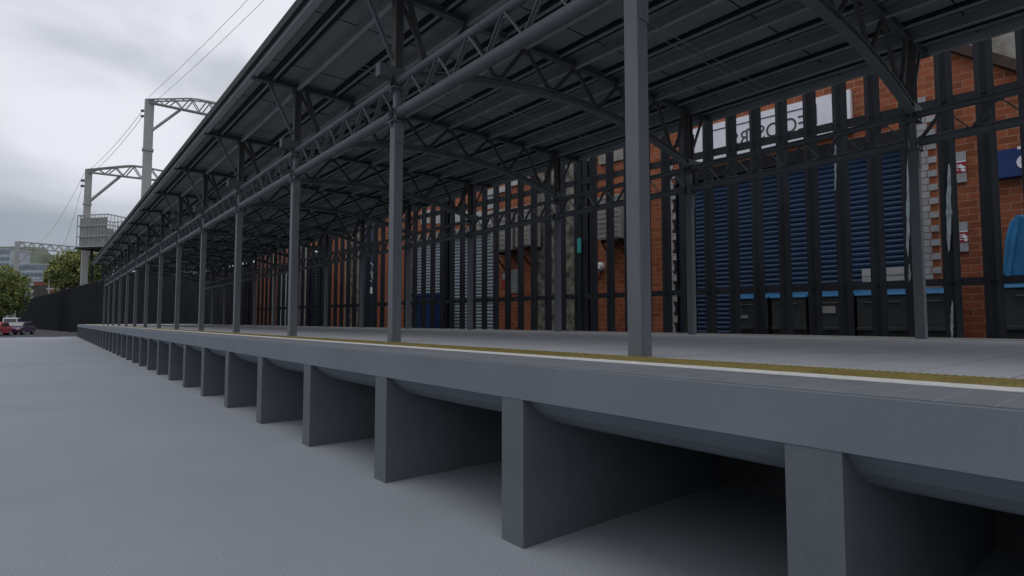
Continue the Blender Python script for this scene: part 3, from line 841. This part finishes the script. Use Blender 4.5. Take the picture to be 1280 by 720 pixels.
# raised cage
CDP = depth_at(133, 21.5); cg = at(133, 300, CDP)
t = thing('raised_cage', 'grey railed cage platform raised on struts beside the second mast', 'platform', (cg.x, cg.y, LOW), 0)
CR = Matrix.Translation((cg.x, cg.y, 0)) @ Matrix.Rotation(R(38), 4, 'Z')
zf = at(133, 308, CDP).z; zt2 = at(133, 267, CDP).z
hx, hy = 3.0, 4.5
m = MB(CR); m.box(-.2, 7.5, 0, 7, zf-.35, zf); m.build('deck', 'black', t)
m = MB(CR)
nx = 10
for i in range(nx+1):
    for (A, B_) in (((0,0),(7.5,0)), ((0,0),(0,7)), ((7.5,0),(7.5,7)), ((0,7),(7.5,7))):
        x_ = A[0]+(B_[0]-A[0])*i/nx; y_ = A[1]+(B_[1]-A[1])*i/nx
        m.box(x_-.035, x_+.035, y_-.035, y_+.035, zf, zt2)
for zz in (zf+.1, zf+(zt2-zf)*.33, zf+(zt2-zf)*.66, zt2-.1):
    m.box(0, 7.5, -.06, .06, zz-.09, zz+.09); m.box(0, 7.5, 6.94, 7.06, zz-.09, zz+.09); m.box(-.06, .06, 0, 7, zz-.09, zz+.09); m.box(7.44, 7.56, 0, 7, zz-.09, zz+.09)
m.build('railing', 'mast', t)
m = MB(CR); m.box(.3, .36, 0.3, 6.6, zf+.1, zt2-.6); m.box(.4, 7.2, 6.4, 6.46, zf+.1, zt2-1.6); m.build('mesh_screen', 'mast_dark', t)
m = MB(CR)
for (x_, y_) in ((.5,1),(.5,4),(7,1),(7,4)): m.bar((x_,y_,zf-.3), (x_*.5+1.8, y_*.4+2.7, LOW), .35, .35)
m.bar((.3,1,zf-.3), (2.4,3,zf-3.4), .3, .3)
m.build('leg', 'black', t)

# ------------------------------------------------------------------ trees
def tree(name, label, cx, cy, z0, crown_c, rx, ry, rz_, nclump, leaf, mats, seed, group=None):
    rnd = random.Random(seed)
    t = thing(name, label, 'tree', (cx, cy, LOW), 0, group)
    m = MB(); m.tube((cx,cy,LOW), (cx,cy,crown_c), max(.25, rx*.06), 9, max(.12, rx*.03))
    for i in range(7):
        a = rnd.uniform(0, 6.28); zz = LOW+(crown_c-LOW)*rnd.uniform(.45,.95)
        m.tube((cx,cy,zz), (cx+math.cos(a)*rx*.6, cy+math.sin(a)*ry*.6, zz+rz_*rnd.uniform(.2,.6)), rx*.025, 6, rx*.008)
    m.build('trunk', 'bark', t)
    bufs = [MB() for _ in mats]
    for c in range(nclump):
        while True:
            v = Vector((rnd.uniform(-1,1), rnd.uniform(-1,1), rnd.uniform(-1,1)))
            if .25 < v.length < 1: break
        v *= 1+.25*noise.noise(v*2.1+Vector((seed,0,0)))
        cc = Vector((cx+v.x*rx, cy+v.y*ry, crown_c+v.z*rz_)); cr_ = rx*rnd.uniform(.10,.20)
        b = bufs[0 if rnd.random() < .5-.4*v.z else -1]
        for l in range(26):
            o = Vector((rnd.gauss(0,1), rnd.gauss(0,1), rnd.gauss(0,.8)))*cr_*.6+cc
            n1 = Vector((rnd.uniform(-1,1), rnd.uniform(-1,1), rnd.uniform(-.3,1))).normalized(); n2 = n1.orthogonal().normalized(); n3 = n1.cross(n2)
            s = leaf*rnd.uniform(.6,1.3)
            b.add([o+n2*s, o+n3*s*.6, o-n2*s, o-n3*s*.6], [(0,1,2,3)])
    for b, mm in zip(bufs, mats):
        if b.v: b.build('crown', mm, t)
    return t
def tree_px(name, label, px, py, depth, wpx, hpx, mats, seed, ncl=150, leaf=.3, group='trees beyond the fence'):
    c = at(px, py, depth); k = depth/711.1
    return tree(name, label, c.x, c.y, LOW, c.z, wpx*k/2, wpx*k/2, hpx*k/2, ncl, leaf, mats, seed, group)
tree_px('broadleaf_tree', 'dense green tree at the left edge above the red car', 3, 364, 118, 54, 62, ['leaf_a','leaf_b'], 3, 520, .24)
tree_px('broadleaf_tree', 'yellow-green bush rising over the dark fence below the raised cage', 98, 342, 150, 58, 56, ['leaf_a','leaf_b'], 5, 520, .30)
tree_px('broadleaf_tree', 'darker green bush between the lower cage struts and the canopy end', 126, 338, 146, 38, 54, ['leaf_a','leaf_b'], 8, 170, .34)
#tree_px('broadleaf_tree', 'small far tree in front of the glass office block', 48, 332, 240, 44, 38, ['leaf_a','leaf_b'], 9, 120, .7)
tree_px('broadleaf_tree', 'round far tree above the brick sheds left of the bush', 70, 345, 190, 22, 22, ['leaf_a','leaf_b'], 12, 120, .6)

# ------------------------------------------------------------------ far town
hl = MB(); nx = 60
base = [at(-150+i*10, 404, 520) for i in range(nx)]
vs, fs = [], []
for i, b in enumerate(base):
    h = 76+10*noise.noise(Vector((i*.13, 0, 3)))+5*noise.noise(Vector((i*.6, 2, 3))) - max(0, i-20)*6
    dirv2 = Vector((b.x, b.y, 0)).normalized()
    vs += [(b.x, b.y, LOW), (b.x+dirv2.x*60, b.y+dirv2.y*60, max(6, h)), (b.x+dirv2.x*400, b.y+dirv2.y*400, LOW)]
for i in range(nx-1):
    a = i*3; fs += [(a,a+3,a+4,a+1), (a+1,a+4,a+5,a+2)]
hl.add(vs, fs, True); tag(hl.build('hills', 'hill', origin=base[0]), kind='structure')
def block(px0, px1, pyt, depth, label, name, mwall, mwin, rows, cols, rz=-.6, dep=14):
    a, b = at(px0, 400, depth), at(px1, 400, depth); zt_ = at((px0+px1)/2, pyt, depth).z
    X = Matrix.Translation((a.x, a.y, 0)) @ Matrix.Rotation(math.atan2(b.y-a.y, b.x-a.x), 4, 'Z'); wd = (b-a).length
    t = thing(name, label, 'building', (a.x, a.y, LOW), 0)
    m = MB(X); m.box(0, wd, 0, dep, LOW, zt_); m.build('wall', mwall, t)
    m = MB(X); m.box(-.3, wd+.3, -.3, dep+.3, zt_, zt_+.6); m.build('roof', 'office', t)
    ch = (zt_-LOW)/rows; cwid = wd/cols
    for r_ in range(rows):
        m = MB(X)
        for c in range(cols): m.box(c*cwid+cwid*.1, (c+1)*cwid-cwid*.1, -.15, -.02, LOW+r_*ch+ch*.25, LOW+(r_+1)*ch-ch*.15)
        m.build('window_band', mwin, t)
block(-30, 8, 312, 330, 'pale blue glass office block at the left edge', 'office_block', 'office', 'glass', 12, 7)
block(9, 60, 331, 300, 'long glass office block with white roof edge behind the portal gantry', 'office_block', 'office', 'glass', 9, 10)
block(40, 66, 352, 260, 'low brick shed in front of the glass offices', 'brick_shed', 'brick', 'bin_grey', 2, 6)
block(58, 86, 362, 230, 'brick shed nearer to the bush', 'brick_shed', 'brick', 'bin_grey', 2, 6)
# street lamp
L0 = at(62, 343, 180); t = thing('street_lamp', 'slender street lamp with pale head over the brick sheds', 'street lamp', (L0.x, L0.y, LOW))
m = MB(); m.tube((L0.x,L0.y,LOW), (L0.x,L0.y,L0.z), .2, 8, .12); m.build('pole', 'mast', t)
m = MB(); m.tube((L0.x,L0.y,L0.z), (L0.x,L0.y,L0.z+.9), .5, 10, .25); m.build('lamp_head', 'sign_white', t)

# ------------------------------------------------------------------ vehicles beyond the apron
def car(name, label, c, rz, paint, prof, roofp, width, scale, cat):
    t = thing(name, label, cat, c, rz, 'vehicles parked beyond the apron')
    X = Matrix.Translation(c) @ Matrix.Rotation(rz, 4, 'Z') @ Matrix.Scale(scale, 4)
    h = width/2
    m = MB(X); m.extrude_y(prof, -h, h); m.build('body', paint, t, bevel=.06*scale)
    m = MB(X); m.extrude_y(roofp, -h*.86, h*.86); cab = m.build('cabin', paint, t, bevel=.06*scale)
    g_ = MB(X)
    cx_ = sum(p[0] for p in roofp)/len(roofp); zc_ = sum(p[1] for p in roofp)/len(roofp)
    rp = [(cx_+(a-cx_)*.86, zc_+(b-zc_)*.70) for a, b in roofp]
    g_.extrude_y(rp, -h*.87, -h*.862); g_.build('side_window', 'car_glass', cab)
    g_ = MB(X); g_.extrude_y(rp, h*.862, h*.87); g_.build('side_window', 'car_glass', cab)
    a, b = roofp[0], roofp[1]
    g_ = MB(X); g_.bar((a[0]+(b[0]-a[0])*.15-.02, 0, a[1]+(b[1]-a[1])*.15), (a[0]+(b[0]-a[0])*.85-.02, 0, a[1]+(b[1]-a[1])*.85), h*1.5, .03, (0,0,1)); g_.build('windscreen', 'car_glass', cab)
    x0 = min(p[0] for p in prof); x1 = max(p[0] for p in prof)
    for xx in (x0+.8, x1-.8):
        for yy in (-h+.1, h-.1):
            w_ = MB(X); w_.tube((xx,yy-.12,.33), (xx,yy+.12,.33), .33, 20); wo = w_.build('wheel', 'tyre', t)
            w_ = MB(X); w_.tube((xx,yy-.13,.33), (xx,yy+.13,.33), .19, 16); w_.build('rim', 'mast', wo)
    for yy in (-h*.72, h*.72):
        l = MB(X); l.box(x0-.03, x0+.06, yy-.18, yy+.18, .62, .80); l.build('headlight', 'lamp', t)
prof = [(-2.1,.25),(-2.1,.75),(-1.2,.95),(2.0,.98),(2.15,.7),(2.1,.25)]
rp = [(-1.2,.94),(-.55,1.48),(1.2,1.5),(1.95,.97)]
vprof = [(-2.4,.3),(-2.4,.9),(-1.7,1.15),(2.4,1.15),(2.4,.3)]
vrp = [(-1.75,1.14),(-1.2,2.0),(2.35,2.05),(2.38,1.14)]
def low(px, depth): p = at(px, 404, depth); return Vector((p.x, p.y, LOW))
car('parked_car', 'red parked car at the left edge beyond the pale apron', low(-6, 92), R(75), 'red', prof, rp, 1.8, 1.45, 'car')
car('parked_car', 'purple parked car between the red car and the dark fence', low(24, 99), R(72), 'purple', prof, rp, 1.8, 1.5, 'car')
car('parked_van', 'white van standing behind the red car', low(14, 116), R(87), 'van', vprof, vrp, 1.7, 1.5, 'van')

for o in (sb, bw): o['kind'] = 'thing'
# drop the origin-only helpers
for o in list(bpy.data.objects):
    if '_m' in o: del o['_m']
